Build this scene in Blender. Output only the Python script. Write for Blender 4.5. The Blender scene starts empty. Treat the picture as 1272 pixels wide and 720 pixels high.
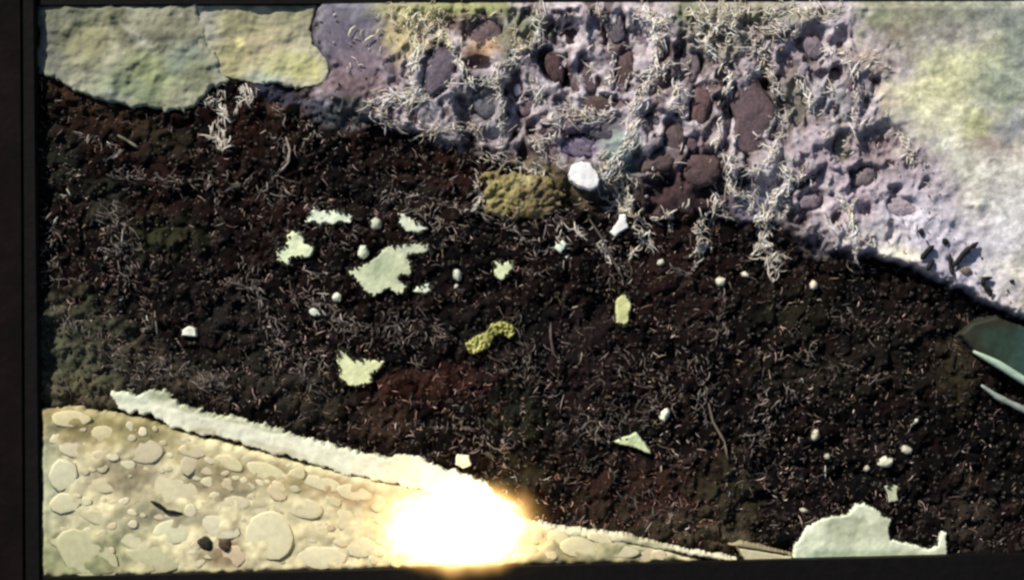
import bpy, math, random
import numpy as np
from mathutils import Vector, Matrix

# ------------------------------------------------------------ camera, sky, sun, exposure
S = 0.002            # metres of ground per picture unit
HC = 5.0             # camera height
scene = bpy.context.scene
cam_d = bpy.data.cameras.new('camera'); cam = bpy.data.objects.new('camera', cam_d)
scene.collection.objects.link(cam); scene.camera = cam
cam.location = (0, 0, HC); cam.rotation_euler = (0, 0, 0)
cam_d.sensor_width = 36; cam_d.lens = 36 * HC / (1272 * S)
cam_d.clip_start = 0.05; cam_d.clip_end = 1000
world = bpy.data.worlds.new('World'); scene.world = world; world.use_nodes = True
wn = world.node_tree.nodes; wl = world.node_tree.links
sky = wn.new('ShaderNodeTexSky'); sky.sky_type = 'NISHITA'; sky.sun_disc = False
SUN_EL, SUN_AZ = math.radians(33), math.radians(-38)     # azimuth from +Y, clockwise
sky.sun_elevation = SUN_EL; sky.sun_rotation = SUN_AZ
wl.new(sky.outputs[0], wn['Background'].inputs[0]); wn['Background'].inputs[1].default_value = 0.06
sun_d = bpy.data.lights.new('sun', 'SUN'); sun_d.energy = 4.6; sun_d.angle = math.radians(0.5)
sun_d.color = (1.0, 0.94, 0.84)
sun = bpy.data.objects.new('sun', sun_d); scene.collection.objects.link(sun)
sdir = Vector((math.sin(SUN_AZ) * math.cos(SUN_EL), math.cos(SUN_AZ) * math.cos(SUN_EL), math.sin(SUN_EL)))
sun.rotation_euler = sdir.to_track_quat('Z', 'Y').to_euler(); sun.location = sdir * 20
scene.view_settings.view_transform = 'Standard'; scene.view_settings.look = 'None'
scene.view_settings.exposure = 0.2; scene.view_settings.gamma = 1
scene.cycles.filter_width = 2.6

RNG = np.random.RandomState(7)
random.seed(7)
COL = scene.collection

# ------------------------------------------------------------ noise tools
_T = np.random.RandomState(3).rand(512, 512)
def vnoise(x, y, seed=0):
    x = x + seed * 37.17; y = y + seed * 91.7
    xi = np.floor(x).astype(np.int64); yi = np.floor(y).astype(np.int64)
    fx = x - xi; fy = y - yi
    fx = fx * fx * (3 - 2 * fx); fy = fy * fy * (3 - 2 * fy)
    a = _T[xi % 512, yi % 512]; b = _T[(xi + 1) % 512, yi % 512]
    c = _T[xi % 512, (yi + 1) % 512]; d = _T[(xi + 1) % 512, (yi + 1) % 512]
    return (a * (1 - fx) + b * fx) * (1 - fy) + (c * (1 - fx) + d * fx) * fy
def fbm(x, y, seed=0, octv=4):
    s = 0; a = .5; t = 0
    for i in range(octv):
        s = s + a * vnoise(x, y, seed + i * 5); t += a
        # rotate every octave so that the lattice does not show
        x, y = (x * 1.6 - y * 1.2), (x * 1.2 + y * 1.6); a *= .5
    return s / t
def ridged(x, y, seed=0, octv=4):
    s = 0; a = .5; t = 0
    for i in range(octv):
        s = s + a * (1 - np.abs(2 * vnoise(x, y, seed + i * 7) - 1)); t += a
        x, y = (x * 1.6 - y * 1.2), (x * 1.2 + y * 1.6); a *= .55
    return s / t
def worley(x, y, seed=0):
    xi = np.floor(x).astype(np.int64); yi = np.floor(y).astype(np.int64)
    f1 = np.full(x.shape, 9.0); f2 = np.full(x.shape, 9.0); cid = np.zeros(x.shape)
    for dx in (-1, 0, 1):
        for dy in (-1, 0, 1):
            cx = xi + dx; cy = yi + dy
            px = cx + .15 + .7 * _T[(cx + seed * 13) % 512, (cy + seed * 7) % 512]
            py = cy + .15 + .7 * _T[(cx + 101 + seed) % 512, (cy + 59 + seed) % 512]
            d = np.hypot(x - px, y - py)
            m = d < f1
            f2 = np.where(m, f1, np.minimum(f2, d)); cid = np.where(m, _T[(cx + 7) % 512, (cy + 211) % 512], cid)
            f1 = np.where(m, d, f1)
    return f1, f2, cid
def sstep(a, b, x):
    t = np.clip((x - a) / (b - a), 0, 1); return t * t * (3 - 2 * t)
def sdist(poly, X, Y):
    """signed distance, positive inside"""
    P = np.array(poly, float); n = len(P)
    d = np.full(X.shape, 1e9); ins = np.zeros(X.shape, bool)
    for i in range(n):
        a = P[i]; b = P[(i + 1) % n]; e = b - a
        t = np.clip(((X - a[0]) * e[0] + (Y - a[1]) * e[1]) / (e @ e + 1e-9), 0, 1)
        d = np.minimum(d, np.hypot(X - a[0] - t * e[0], Y - a[1] - t * e[1]))
        c = ((a[1] > Y) != (b[1] > Y))
        xx = (b[0] - a[0]) * (Y - a[1]) / (b[1] - a[1] + 1e-12) + a[0]
        ins ^= c & (X < xx)
    return np.where(ins, d, -d)
def lin(c):
    c = np.asarray(c, float) / 255.
    return np.where(c <= .04045, c / 12.92, ((c + .055) / 1.055) ** 2.4)

# ------------------------------------------------------------ places
def wx(px): return (px - 636) * S
def wy(py): return (360 - py) * S

SILT = [(398,-60),(386,20),(392,60),(410,92),(380,118),(402,140),(452,150),(500,158),(560,176),(600,190),(640,205),(690,232),(735,262),
        (800,268),(880,270),(950,284),(1000,304),(1040,312),(1095,322),(1140,338),(1190,358),(1222,376),(1246,384),(1290,402),(1500,480),(1500,-220),(398,-220)]
LICHEN = [(1062,-220),(1062,20),(1072,60),(1110,92),(1090,125),(1096,150),(1150,190),(1190,240),(1200,290),(1230,330),(1262,372),(1300,396),(1500,470),(1500,-220)]

ST = 2.0
gx = np.arange(-260, 1540 + ST, ST); gy = np.arange(-260, 980 + ST, ST)
GX, GY = np.meshgrid(gx, gy)
wobx = (fbm(GX / 16, GY / 16, 3) - .5) * 26; woby = (fbm(GX / 16, GY / 16, 9) - .5) * 26
dS = sdist(SILT, GX + wobx, GY + woby)
dL = sdist(LICHEN, GX + wobx * 2.2, GY + woby * 2.2)
mS = sstep(-5, 7, dS); mL = sstep(-22, 34, dL)

# blobs on the ground: (px, py, rx, ry, turn)
def window(x0, y0, x1, y1):
    j0, j1 = np.searchsorted(gx, [x0, x1]); i0, i1 = np.searchsorted(gy, [y0, y1])
    return slice(i0, i1), slice(j0, j1)
def blob(cx, cy, rx, ry, a=0, soft=.35, rag=0.5):
    out = np.zeros(GX.shape); R = max(rx, ry) * 2.3
    w = window(cx - R, cy - R, cx + R, cy + R)
    r = math.radians(a); dx = GX[w] - cx; dy = GY[w] - cy
    u = (dx * math.cos(r) + dy * math.sin(r)) / rx; v = (-dx * math.sin(r) + dy * math.cos(r)) / ry
    d = np.sqrt(u * u + v * v) + (fbm(GX[w] / 9, GY[w] / 9, int(cx) % 17) - .5) * rag
    out[w] = sstep(1 + soft, 1 - soft, d); return out

HOLLOWS = [(1037,92,7,9,0,9),(1008,44,17,12,0,13),(1042,48,9,13,0,12),(975,78,12,20,-10,12),(1083,101,7,4,0,9),(1074,128,4,8,0,8),
    (1094,160,10,8,-50,8),(1102,204,6,5,0,10),(1062,214,9,14,35,8),(925,222,12,11,0,12),(1036,182,8,14,0,7),(900,186,9,9,0,10),(968,210,6,22,5,10),
    (948,105,10,8,0,10),(970,150,6,34,-6,12),(905,140,6,36,8,11),(835,155,12,16,0,13),(870,95,12,25,0,9),(845,75,8,30,0,12),(700,44,18,19,0,12),
    (677,80,8,24,-22,13),(703,105,6,20,0,10),(738,42,8,22,0,11),(752,40,6,18,0,10),(772,32,6,20,0,9),(825,108,24,6,-30,11),(635,108,12,26,0,14),(640,150,14,18,0,11),
    (662,160,8,12,0,10),(735,172,30,10,0,9),(575,138,10,22,-20,12),(600,170,26,9,0,9),(790,205,14,12,-30,12),(760,250,24,18,0,13),(815,240,9,9,0,8),
    (595,82,16,8,0,9),(480,165,20,6,0,8),(860,190,8,26,0,10),(1000,225,18,5,-35,10),(715,235,14,26,0,8),(915,150,8,14,0,5),(930,178,14,10,0,6),
    (945,130,12,9,0,5),(1012,300,10,8,0,8),(1045,298,5,8,0,8),(880,235,20,12,0,9),(820,225,16,9,0,9),(990,60,14,10,0,9),
    (1005,150,8,12,0,7),(1020,250,14,8,-30,8),(1075,262,12,7,0,6),(1110,235,10,6,0,5),(1130,205,8,10,20,5),(990,270,12,9,0,8),(1030,140,6,10,0,6),
    (805,55,6,14,0,7),(900,50,12,8,0,8),(930,35,14,8,0,8),(560,40,14,12,0,7),(545,60,10,8,0,8)]

COB = [(935,145,30,45,0,(104,82,88),'largest mauve-brown egg-shaped cobble set upright in the ground'),
 (870,131,14,24,5,(116,84,84),'reddish upright cobble left of the largest mauve cobble'),
 (710,44,15,15,0,(72,54,52),'squarish dark brown cobble near the top rail'),
 (690,84,12,22,-20,(84,58,62),'leaning dark red cobble below the squarish dark one'),
 (728,98,17,24,0,(108,86,94),'mauve cobble in the middle of the upper stone cluster'),
 (776,86,11,22,8,(98,72,74),'narrow brown upright cobble right of the middle mauve cobble'),
 (764,36,12,18,0,(112,100,112),'slate-grey cobble under the top rail'),
 (792,48,14,24,-6,(138,120,136),'lavender upright cobble beside the thickest straw tangle'),
 (742,130,20,12,0,(92,70,66),'wide brown cobble above the straw bridge'),
 (752,158,24,17,0,(96,88,100),'wide slate cobble under the straw bridge'),
 (655,132,12,13,0,(122,98,108),'round mauve cobble under the white egg-shaped pebble'),
 (545,88,19,30,12,(112,98,114),'smooth violet-grey cobble ringed by straw'),
 (602,46,24,20,0,(114,92,94),'rosy cobble under the yellow-green moss by the top rail'),
 (602,124,17,24,0,(108,104,116),'slate-blue cobble between two straw lines'),
 (815,152,11,13,0,(114,108,124),'small slate cobble with a pale ring of straw'),
 (838,176,16,20,20,(96,76,78),'brown cobble left of a white straw line'),
 (820,200,24,13,-32,(104,80,80),'slanting flat brown cobble beside the white flower-shaped stone'),
 (872,212,26,20,0,(92,68,68),'rough red-brown cobble at the lower edge of the lit ground'),
 (990,135,12,32,-8,(128,120,108),'tall grey-olive cobble right of the largest cobble'),
 (1046,184,12,19,0,(142,134,106),'olive cobble among pale silt'),
 (1094,178,24,18,-10,(146,122,130),'pinkish cobble near the yellow lichened ground'),
 (1074,220,16,11,-35,(132,116,118),'slanting grey-mauve cobble below the pinkish cobble'),
 (1034,96,10,9,0,(122,106,112),'small round cobble in the upper right of the mauve ground'),
 (720,182,22,15,10,(120,106,134),'violet cobble above the white flower-shaped stone'),
 (938,246,19,22,0,(148,144,168),'pale blue-grey cobble under a bright straw tangle'),
 (858,78,12,26,0,(128,112,118),'grey-mauve upright cobble right of the thickest straw tangle'),
 (1010,60,12,14,0,(128,114,124),'mauve cobble under the dark hollow by the top rail'),
 (900,230,13,11,0,(88,70,78),'dark mauve cobble left of the pale blue-grey cobble'),
 (1118,258,18,12,10,(168,152,164),'pale pink flat cobble in the bright silt'),
 (1006,250,15,11,-20,(138,118,128),'mauve cobble below the black bent twig')]

# height in picture units
Hp = (ridged(GX / 34, GY / 34, 1, 5) - .55) * 24 + (fbm(GX / 90, GY / 90, 4, 3) - .5) * 26
f1, f2, cid = worley((GX + wobx * 1.1) / 19, (GY + woby * 1.5) / 30, 2)
g1, g2, gid = worley((GX + 9 + wobx) / 44, (GY + woby) / 66, 5)
rdg = ridged((GX + wobx * .5) / 21, (GY + woby * .5) / 36, 61, 4)
cell = sstep(.06, .42, f2 - f1) * sstep(.25, .5, cid); cell2 = sstep(.04, .3, g2 - g1) * sstep(.4, .6, gid)
bump = (12 - cell * 7 - cell2 * 4 + (rdg - .5) * 7) * (1 - .75 * sstep(1030, 1130, GX)) + 5 * sstep(1030, 1130, GX)
Hs = 25 + bump * (1 - .85 * sstep(-40, 60, dL)) - 10 + (fbm(GX / 12, GY / 12, 6) - .5) * 7 + (fbm(GX / 70, GY / 70, 8, 3) - .5) * 16
smoothL = sstep(520, 440, GX) * sstep(170, 60, GY)            # smooth violet ground beside the boulders
Hs = Hs * (1 - smoothL) + (20 + (fbm(GX / 26, GY / 26, 2) - .5) * 7) * smoothL
Hl = 24 + (fbm(GX / 60, GY / 60, 12) - .5) * 12 + (fbm(GX / 12, GY / 12, 14) - .5) * 1.8
Hs = Hs * (1 - mL) + Hl * mL
lip = np.exp(-((dS - 8) / 9) ** 2) * 5 * sstep(1030, 1080, GX)
near = sstep(0, 85, dS) * (1 - sstep(1000, 1060, GX)) + sstep(1000, 1060, GX)
near = np.maximum(near, sstep(560, 500, GX) * .7 * sstep(-5, 20, dS))
Hs = Hs * (.35 + .65 * near)
web1, web2, wid = worley((GX + wobx * .9) / 27, (GY + woby * .9) / 31, 9); web = np.exp(-((web2 - web1) / .13) ** 2) * sstep(.35, .55, fbm(GX / 45, GY / 45, 66))
Hp = Hp * .8 + sstep(0, .5, web2 - web1) * 5 - 2
Hh = Hp * (1 - mS) + Hs * mS + lip * mS
pits = np.zeros(GX.shape); prs = random.Random(23)
for _ in range(110):
    a_, b_ = prs.uniform(540, 1150), prs.uniform(14, 300); r_ = prs.uniform(3.5, 12) * (1 if a_ < 1000 else .7)
    pits = np.maximum(pits, blob(a_, b_, r_ * prs.uniform(.6, 1), r_ * prs.uniform(1, 1.8), prs.uniform(-35, 35), .35, .8) * prs.uniform(.5, 1))
pits *= (1 - mL) * mS
Hh = Hh - pits * 11
floor_ = np.zeros(GX.shape)
for (a, b, c, d, e, f, g) in COB: floor_ = np.maximum(floor_, blob(a, b, c * 1.12, d * 1.12, e, .22, .35))
Hh = Hh - floor_ * 9
for (a, b, c, d, e, f) in HOLLOWS:
    Hh = Hh - blob(a, b, c, d, e, .3, .7) * f * 1.15

# flakes and slabs that lie on the dark peat -------------------------------------------
def Z(ox, oy, pts): return [(ox + x / 3., oy + y / 3.) for x, y in pts]
def oval(cx, cy, rx, ry, a=0, n=12, rag=.12):
    r = math.radians(a); out = []
    for k in range(n):
        t = 2 * math.pi * k / n; q = 1 + random.uniform(-rag, rag)
        u, v = rx * q * math.cos(t), ry * q * math.sin(t)
        out.append((cx + u * math.cos(r) - v * math.sin(r), cy + u * math.sin(r) + v * math.cos(r)))
    return out
PG, PW, YG = (178,192,142), (212,222,200), (176,176,62)
FLAKES = [  # name, category, outline, colour, thickness, label
 ('lichen_flake','lichen',[(380,277),(386,262),(393,255),(400,264),(412,261),(425,262),(438,270),(434,277),(424,276),(412,279),(402,277),(398,283),(392,275)],(188,206,172),5,'ragged pale mint lichen flake with two points, above the big pale flake'),
 ('lichen_flake','lichen',Z(0,240,[(1025,215),(1065,195),(1075,150),(1090,140),(1120,150),(1135,185),(1175,195),(1170,215),(1150,240),(1115,240),(1085,240),(1080,265),(1060,270),(1035,245)]),(188,204,144),6,'cross-shaped pale green lichen flake on the black peat'),
 ('lichen_flake','lichen',Z(424,240,[(25,290),(110,255),(150,215),(180,195),(230,190),(280,185),(325,190),(330,215),(290,230),(250,225),(240,240),(265,255),(260,300),(255,310),(225,305),(215,325),(245,345),(235,370),(205,375),(180,350),(160,360),(125,385),(90,370),(65,330),(30,300)]),(170,182,132),6,'largest ragged grey-green lichen flake in the middle of the dark peat'),
 ('lichen_flake','lichen',Z(424,240,[(265,365),(300,340),(320,330),(345,355),(320,380),(290,370)]),(178,192,158),5,'small pale flake touching the lower corner of the largest lichen flake'),
 ('lichen_flake','lichen',Z(424,240,[(210,75),(235,80),(260,100),(300,110),(320,130),(310,145),(280,148),(240,140),(215,110)]),(178,188,158),4,'slanting grey-green lichen flake with a notched upper corner'),
 ('round_pebble','pebble',oval(467,278,8,8.5),(140,148,118),6,'round dull grey-green pebble between two lichen flakes'),
 ('oval_pebble','pebble',oval(451,313,6,9),(176,186,158),6,'upright oval pale pebble at the tip of the largest lichen flake'),
 ('oval_pebble','pebble',oval(568,341,6,8.5,-15),(160,164,152),6,'upright oval grey pebble between the largest flake and the heart-shaped flake'),
 ('tiny_pebble','pebble',oval(567,356,3,3.4),(150,154,140),4,'tiny grey pebble just under an upright oval grey pebble'),
 ('lichen_flake','lichen',Z(424,240,[(565,255),(585,250),(600,262),(620,248),(640,250),(640,280),(620,310),(595,328),(570,300),(575,275)]),(186,202,134),5,'heart-shaped yellowish green lichen flake on the peat'),
 ('moss_tuft','moss',Z(424,240,[(460,560),(500,530),(540,515),(560,485),(600,475),(640,490),(652,520),(625,545),(600,520),(570,530),(550,575),(490,602),(475,590)]),(170,170,50),7,'bright yellow-green moss tuft, longer than wide, slanting across the peat'),
 ('yellow_leaf','leaf',Z(424,240,[(1025,400),(1050,372),(1075,385),(1080,420),(1070,480),(1050,497),(1025,480)]),(168,172,76),4,'upright yellow-green leaf scrap alone on the dark peat'),
 ('quartz_chip','stone',Z(424,240,[(998,145),(1030,105),(1035,80),(1060,75),(1065,110),(1072,130),(1040,145),(1020,167)]),(212,226,218),6,'bluish white quartz chip slanting just below the white flower-shaped stone'),
 ('quartz_chip','stone',Z(424,240,[(793,200),(825,172),(842,190),(820,225),(800,215)]),(180,204,190),5,'small mint white chip left of the slanting quartz chip'),
 ('quartz_chip','stone',Z(424,240,[(832,232),(848,236),(862,242),(850,252),(836,246)]),(216,222,214),4,'sliver of white chip under the small mint white chip'),
 ('lichen_flake','lichen',[(419,442),(424,432),(430,436),(437,445),(458,447),(478,448),(474,457),(461,464),(462,474),(448,480),(434,479),(422,473)],(182,192,118),6,'yellowish green lichen flake with a narrow raised corner, above the pale ledge'),
 ('quartz_chip','stone',Z(0,240,[(678,530),(682,508),(705,493),(728,505),(738,535)]),(206,208,190),5,'small white triangular chip alone in the dark peat on the left'),
 ('tiny_pebble','pebble',oval(418,369,6,6),(176,186,158),5,'small pale pebble in the tangle left of the largest flake'),
 ('quartz_chip','stone',oval(391,388,8,5,20,9,.2),(184,192,174),5,'small pale chip below the cross-shaped lichen flake'),
 ('tiny_pebble','pebble',oval(821,326,5,4.5),(150,146,126),5,'dull tan pebble alone under the slanting quartz chip'),
 ('pink_chip','stone',Z(424,480,[(428,250),(475,255),(487,290),(455,305),(425,290)]),(222,196,160),6,'pinkish cream chip standing just above the flame'),
 ('green_leaf','leaf',Z(424,480,[(1015,205),(1040,190),(1075,182),(1100,170),(1120,195),(1150,235),(1155,252),(1130,243),(1090,225),(1040,215)]),(152,172,106),3,'pointed pale green leaf lying on the lower dark peat'),
 ('oval_pebble','pebble',oval(826,515,5.5,9,20),(196,196,170),6,'cream oval pebble above the pointed green leaf'),
 ('oval_pebble','pebble',oval(1013,540,5,8,10),(150,144,116),5,'upright tan oval pebble high above the pale rock slab'),
 ('oval_pebble','pebble',oval(1100,574,10,7),(178,176,146),6,'wide pale cream pebble above the squarish green-grey chip'),
 ('round_pebble','pebble',oval(1126,558,7,6,0,9,.25),(152,146,124),5,'dull cream pebble up and right of the wide pale pebble'),
 ('square_chip','stone',[(1098,603),(1116,603),(1114,612),(1116,622),(1104,624),(1102,613)],(134,140,100),5,'squarish green-grey chip just above the pale rock slab'),
 ('tiny_pebble','pebble',oval(999,634,5,3.2),(124,120,100),4,'small flat dull pebble at the upper left of the pale rock slab'),
 ('quartz_chip','stone',[(1131,528),(1137,520),(1141,519),(1140,524),(1134,529)],(176,172,158),3,'thin white sliver of stone above the cream pebbles'),
 ('tiny_pebble','pebble',oval(1028,567,4,4.5),(118,110,90),4,'tiny brown-grey pebble below the upright tan pebble'),
 ('tiny_pebble','pebble',oval(1077,582,4,4),(128,120,104),4,'tiny grey pebble left of the wide pale pebble'),
 ('round_pebble','pebble',oval(896,350,6,6,0,9,.25),(170,164,140),5,'cream rounded pebble below the mauve stony ground'),
 ('tiny_pebble','pebble',oval(926,341,5,3.6,20),(186,176,150),4,'tiny cream pebble right of another cream one under the silt edge'),
 ('oval_pebble','pebble',oval(1011,354,4.6,5.6),(186,166,140),5,'tan rounded pebble just below the edge of the bright silt'),
 ('white_stone','stone',[(706,217),(710,205),(717,203),(722,201),(734,203),(737,210),(741,213),(745,224),(742,232),(734,237),(725,234),(718,232),(712,228),(708,224)],(250,250,248),14,'brilliant white flower-shaped stone at the edge of the lit ground'),
 ('oval_pebble','pebble',oval(643,112,5,8,8),(240,240,226),7,'small white egg-shaped pebble in a hollow of the mauve ground'),
 ('rock_slab','rock',Z(848,480,[(408,660),(413,600),(417,578),(440,558),(455,522),(482,508),(520,488),(560,480),(612,476),(640,440),(672,429),(700,446),(738,468),(745,482),(778,490),(766,535),(770,565),(800,572),(860,586),(915,602),(945,588),(960,540),(978,534),(982,600),(986,662)]),(184,196,162),8,'large smooth pale green rock slab with a hooked point, by the bottom rail'),
]
_flat = []
for n_, c_, poly, colr, th, lab in FLAKES:
    P = np.array(poly); w = window(P[:, 0].min() - 12, P[:, 1].min() - 12, P[:, 0].max() + 12, P[:, 1].max() + 12)
    d = sdist(poly, GX[w], GY[w]); m = sstep(-6, 0, d); Hw = Hh[w]
    ins = d > 0
    h0 = float(np.median(Hw[ins])) if ins.any() else 0.
    h0 = min(max(h0, 2), 30)
    Hh[w] = Hw * (1 - m) + np.minimum(Hw, h0) * m
    _flat.append(h0)

# slabs at the bottom left and the boulders at the top left rest on lowered ground
CONG = [(52,507),(90,503),(140,511),(185,518),(240,538),(300,553),(380,574),(470,594),(560,612),(640,640),(700,656),(760,664),(830,680),(884,697),(52,718)]
LEDGE = [(136,484),(150,488),(170,491),(190,483),(205,486),(216,494),(230,505),(262,513),(300,520),(340,532),(380,543),(424,557),(470,565),(520,568),(560,582),(600,598),(640,630),
         (600,640),(540,614),(476,598),(440,592),(400,580),(365,570),(330,561),(310,555),(290,548),(270,540),(250,541),(232,534),(215,531),(200,520),(188,514),(160,513),(150,505),(138,498)]
BOUL1 = [(46,-40),(46,92),(72,100),(100,115),(130,126),(158,133),(182,134),(210,139),(236,138),(252,124),(262,112),(284,106),(276,84),(266,62),(256,40),(250,12),(248,-40)]
BOUL2 = [(226,-40),(230,10),(234,40),(247,66),(264,92),(286,102),(300,101),(318,106),(345,104),(368,112),(396,108),(412,90),(404,72),(392,58),(388,36),(396,8),(400,-40)]
for poly, dep in ((CONG, 6), (BOUL1, 4), (BOUL2, 4)):
    m = sstep(-4, 10, sdist(poly, GX, GY)); Hh = Hh * (1 - m) + (-dep) * m

mt = sstep(14, 4, GY); Hh = Hh * (1 - mt) + np.minimum(Hh, 12) * mt
edge = np.minimum(np.minimum(GX + 260, 1540 - GX), np.minimum(GY + 260, 980 - GY))
Hh = Hh * sstep(0, 120, edge) - 14 * (1 - sstep(0, 24, edge))
def height(px, py):
    i = np.clip(np.round((np.asarray(py) + 260) / ST).astype(int), 0, len(gy) - 1)
    j = np.clip(np.round((np.asarray(px) + 260) / ST).astype(int), 0, len(gx) - 1)
    return Hh[i, j]

def webness(px, py):
    i = np.clip(np.round((np.asarray(py) + 260) / ST).astype(int), 0, len(gy) - 1); j = np.clip(np.round((np.asarray(px) + 260) / ST).astype(int), 0, len(gx) - 1)
    return web[i, j]
wgy, wgx = np.gradient(web2 - web1)
def webdir(px, py):
    i = np.clip(np.round((np.asarray(py) + 260) / ST).astype(int), 0, len(gy) - 1); j = np.clip(np.round((np.asarray(px) + 260) / ST).astype(int), 0, len(gx) - 1)
    return np.arctan2(wgy[i, j], wgx[i, j]) + math.pi / 2
# ------------------------------------------------------------ ground colours (soils and stains, with shade painted into the dark ground)
def mixc(A, c, m):
    return A * (1 - m[..., None]) + lin(c) * m[..., None]
n1 = fbm(GX / 28, GY / 28, 21); n2 = fbm(GX / 7, GY / 7, 22, 5); n3 = fbm(GX / 3.2, GY / 3.2, 24, 3)
C = np.zeros(GX.shape + (3,)) + lin((12, 8, 8))  # near-black peat tone also holds the shade over the lower ground
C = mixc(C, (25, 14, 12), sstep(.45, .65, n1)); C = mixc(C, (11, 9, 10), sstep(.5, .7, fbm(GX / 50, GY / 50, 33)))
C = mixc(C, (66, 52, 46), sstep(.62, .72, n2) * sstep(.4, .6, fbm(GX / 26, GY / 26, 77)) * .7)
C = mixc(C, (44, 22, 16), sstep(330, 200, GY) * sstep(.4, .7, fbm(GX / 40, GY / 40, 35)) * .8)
for b in [(60,440,55,60,0,(112,116,82)),(110,430,60,50,20,(92,94,68)),(90,480,70,18,10,(112,104,70)),(200,295,48,22,0,(62,62,34)),(170,300,30,14,0,(52,56,30)),(130,250,24,30,0,(54,54,40)),
          (100,120,50,18,30,(82,56,30)),(165,150,50,12,20,(66,44,30)),(350,125,40,14,15,(110,80,54)),(200,175,40,20,0,(48,44,26)),(70,200,25,40,0,(40,46,34)),
          (480,240,60,20,0,(34,30,26)),(500,480,40,16,0,(76,40,30)),(560,470,40,20,0,(70,34,26)),(480,525,30,24,0,(82,56,40)),(390,500,40,26,0,(72,66,48)),(330,470,60,24,10,(56,52,42)),
          (640,515,36,28,0,(40,46,30)),(800,610,70,34,20,(66,40,30)),(760,640,50,20,20,(64,48,34)),(640,590,30,20,20,(58,54,32)),(900,620,36,40,0,(78,70,44)),(870,660,60,14,10,(96,84,58)),
          (980,390,36,30,0,(40,40,24)),(1110,440,60,40,0,(34,30,24)),(1000,470,60,24,0,(42,38,26)),(1200,640,30,40,0,(64,54,44)),(820,330,50,40,0,(48,26,24)),(870,380,40,30,0,(44,30,28)),
          (300,400,50,30,0,(42,38,34)),(600,420,60,40,0,(32,28,28)),(190,450,60,20,30,(84,74,58)),(250,475,50,14,15,(84,72,56)),(720,440,40,60,0,(44,32,34)),(1190,460,20,40,0,(60,54,30))]:
    C = mixc(C, tuple(v * .82 for v in b[5]), blob(b[0], b[1], b[2], b[3], b[4], .6, 1.5) * .7)
# silt
Cs = np.zeros_like(C) + lin((190, 176, 186))
Cs = mixc(Cs, (158, 145, 156), sstep(.45, .62, n1)); Cs = mixc(Cs, (188, 176, 184), sstep(.5, .68, n2) * .7)
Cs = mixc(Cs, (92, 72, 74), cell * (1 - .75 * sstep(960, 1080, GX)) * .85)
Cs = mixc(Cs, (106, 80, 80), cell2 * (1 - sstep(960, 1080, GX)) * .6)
Cs = mixc(Cs, (96, 90, 92), sstep(.55, .7, n3) * .4)
Cs = mixc(Cs, (74, 54, 54), np.clip(pits * 1.2, 0, .92)); Cs = mixc(Cs, (98, 80, 84), sstep(.5, .3, rdg) * (1 - sstep(1000, 1100, GX)) * .8)  # brown pit floors and furrows, with recess shade added to the colour
Cs = mixc(Cs, (212, 202, 210), sstep(.66, .85, rdg) * .6)
Cs = mixc(Cs, (52, 34, 34), sstep(46, 0, dS + (n2 - .5) * 40) * (1 - sstep(960, 1040, GX)) * sstep(560, 700, GX))  # soft shadow edge painted in: silt darkens gradually toward the peat
for b in [(440,20,50,40,0,(110,110,126)),(420,60,36,36,0,(112,106,124)),(450,90,50,26,0,(128,108,122)),(440,110,40,16,0,(124,100,104)),(500,45,22,30,0,(196,176,112)),(480,12,16,14,0,(150,150,118)),
          (525,15,50,14,0,(150,150,90)),(570,12,50,14,0,(152,158,86)),(610,12,24,14,0,(140,146,84)),(600,62,22,16,-30,(188,146,96)),(590,75,16,14,0,(96,66,56)),(650,40,30,22,0,(112,120,84)),
          (545,85,22,32,0,(112,98,112)),(600,110,18,16,0,(92,88,96)),(600,125,26,30,0,(104,104,112)),(575,35,20,16,0,(110,86,80)),
          (640,60,20,20,0,(112,106,78)),(670,70,24,20,0,(110,100,110)),(720,175,36,20,0,(118,104,132)),(750,160,28,18,0,(96,92,102)),(770,190,20,24,0,(120,150,138)),
          (680,240,60,34,0,(110,96,56)),(640,235,44,30,0,(122,110,56)),(770,230,30,30,0,(88,98,92)),(785,265,18,16,0,(110,118,84)),(900,245,30,22,0,(96,80,84)),(850,220,50,36,0,(84,62,62)),(800,250,60,20,0,(66,46,48)),
          (935,250,26,24,0,(150,146,172)),(960,230,20,40,0,(170,166,172)),(860,240,60,20,0,(70,48,52)),(930,20,90,14,0,(148,146,112)),(890,50,40,30,0,(142,134,110)),(850,20,20,20,0,(122,126,96)),
          (985,125,16,30,0,(132,130,112)),(1040,180,12,22,0,(140,134,104)),(1035,120,26,20,0,(150,150,158)),(1075,85,30,26,0,(176,152,136)),(1060,110,20,30,0,(154,144,150)),
          (1110,250,50,40,0,(176,166,180)),(1150,290,60,34,0,(196,190,208)),(1080,290,40,18,0,(190,182,186)),(1115,314,30,10,10,(228,222,196)),(1060,250,30,30,0,(170,150,164)),
          (1130,180,30,30,0,(158,142,154)),(1200,330,50,30,10,(190,184,202)),(1085,200,40,24,0,(150,134,142)),(1100,180,40,30,0,(142,122,128)),(1012,200,30,34,0,(160,144,158))]:
    Cs = mixc(Cs, b[5], blob(b[0], b[1], b[2], b[3], b[4], .6, .8) * .85)
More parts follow.
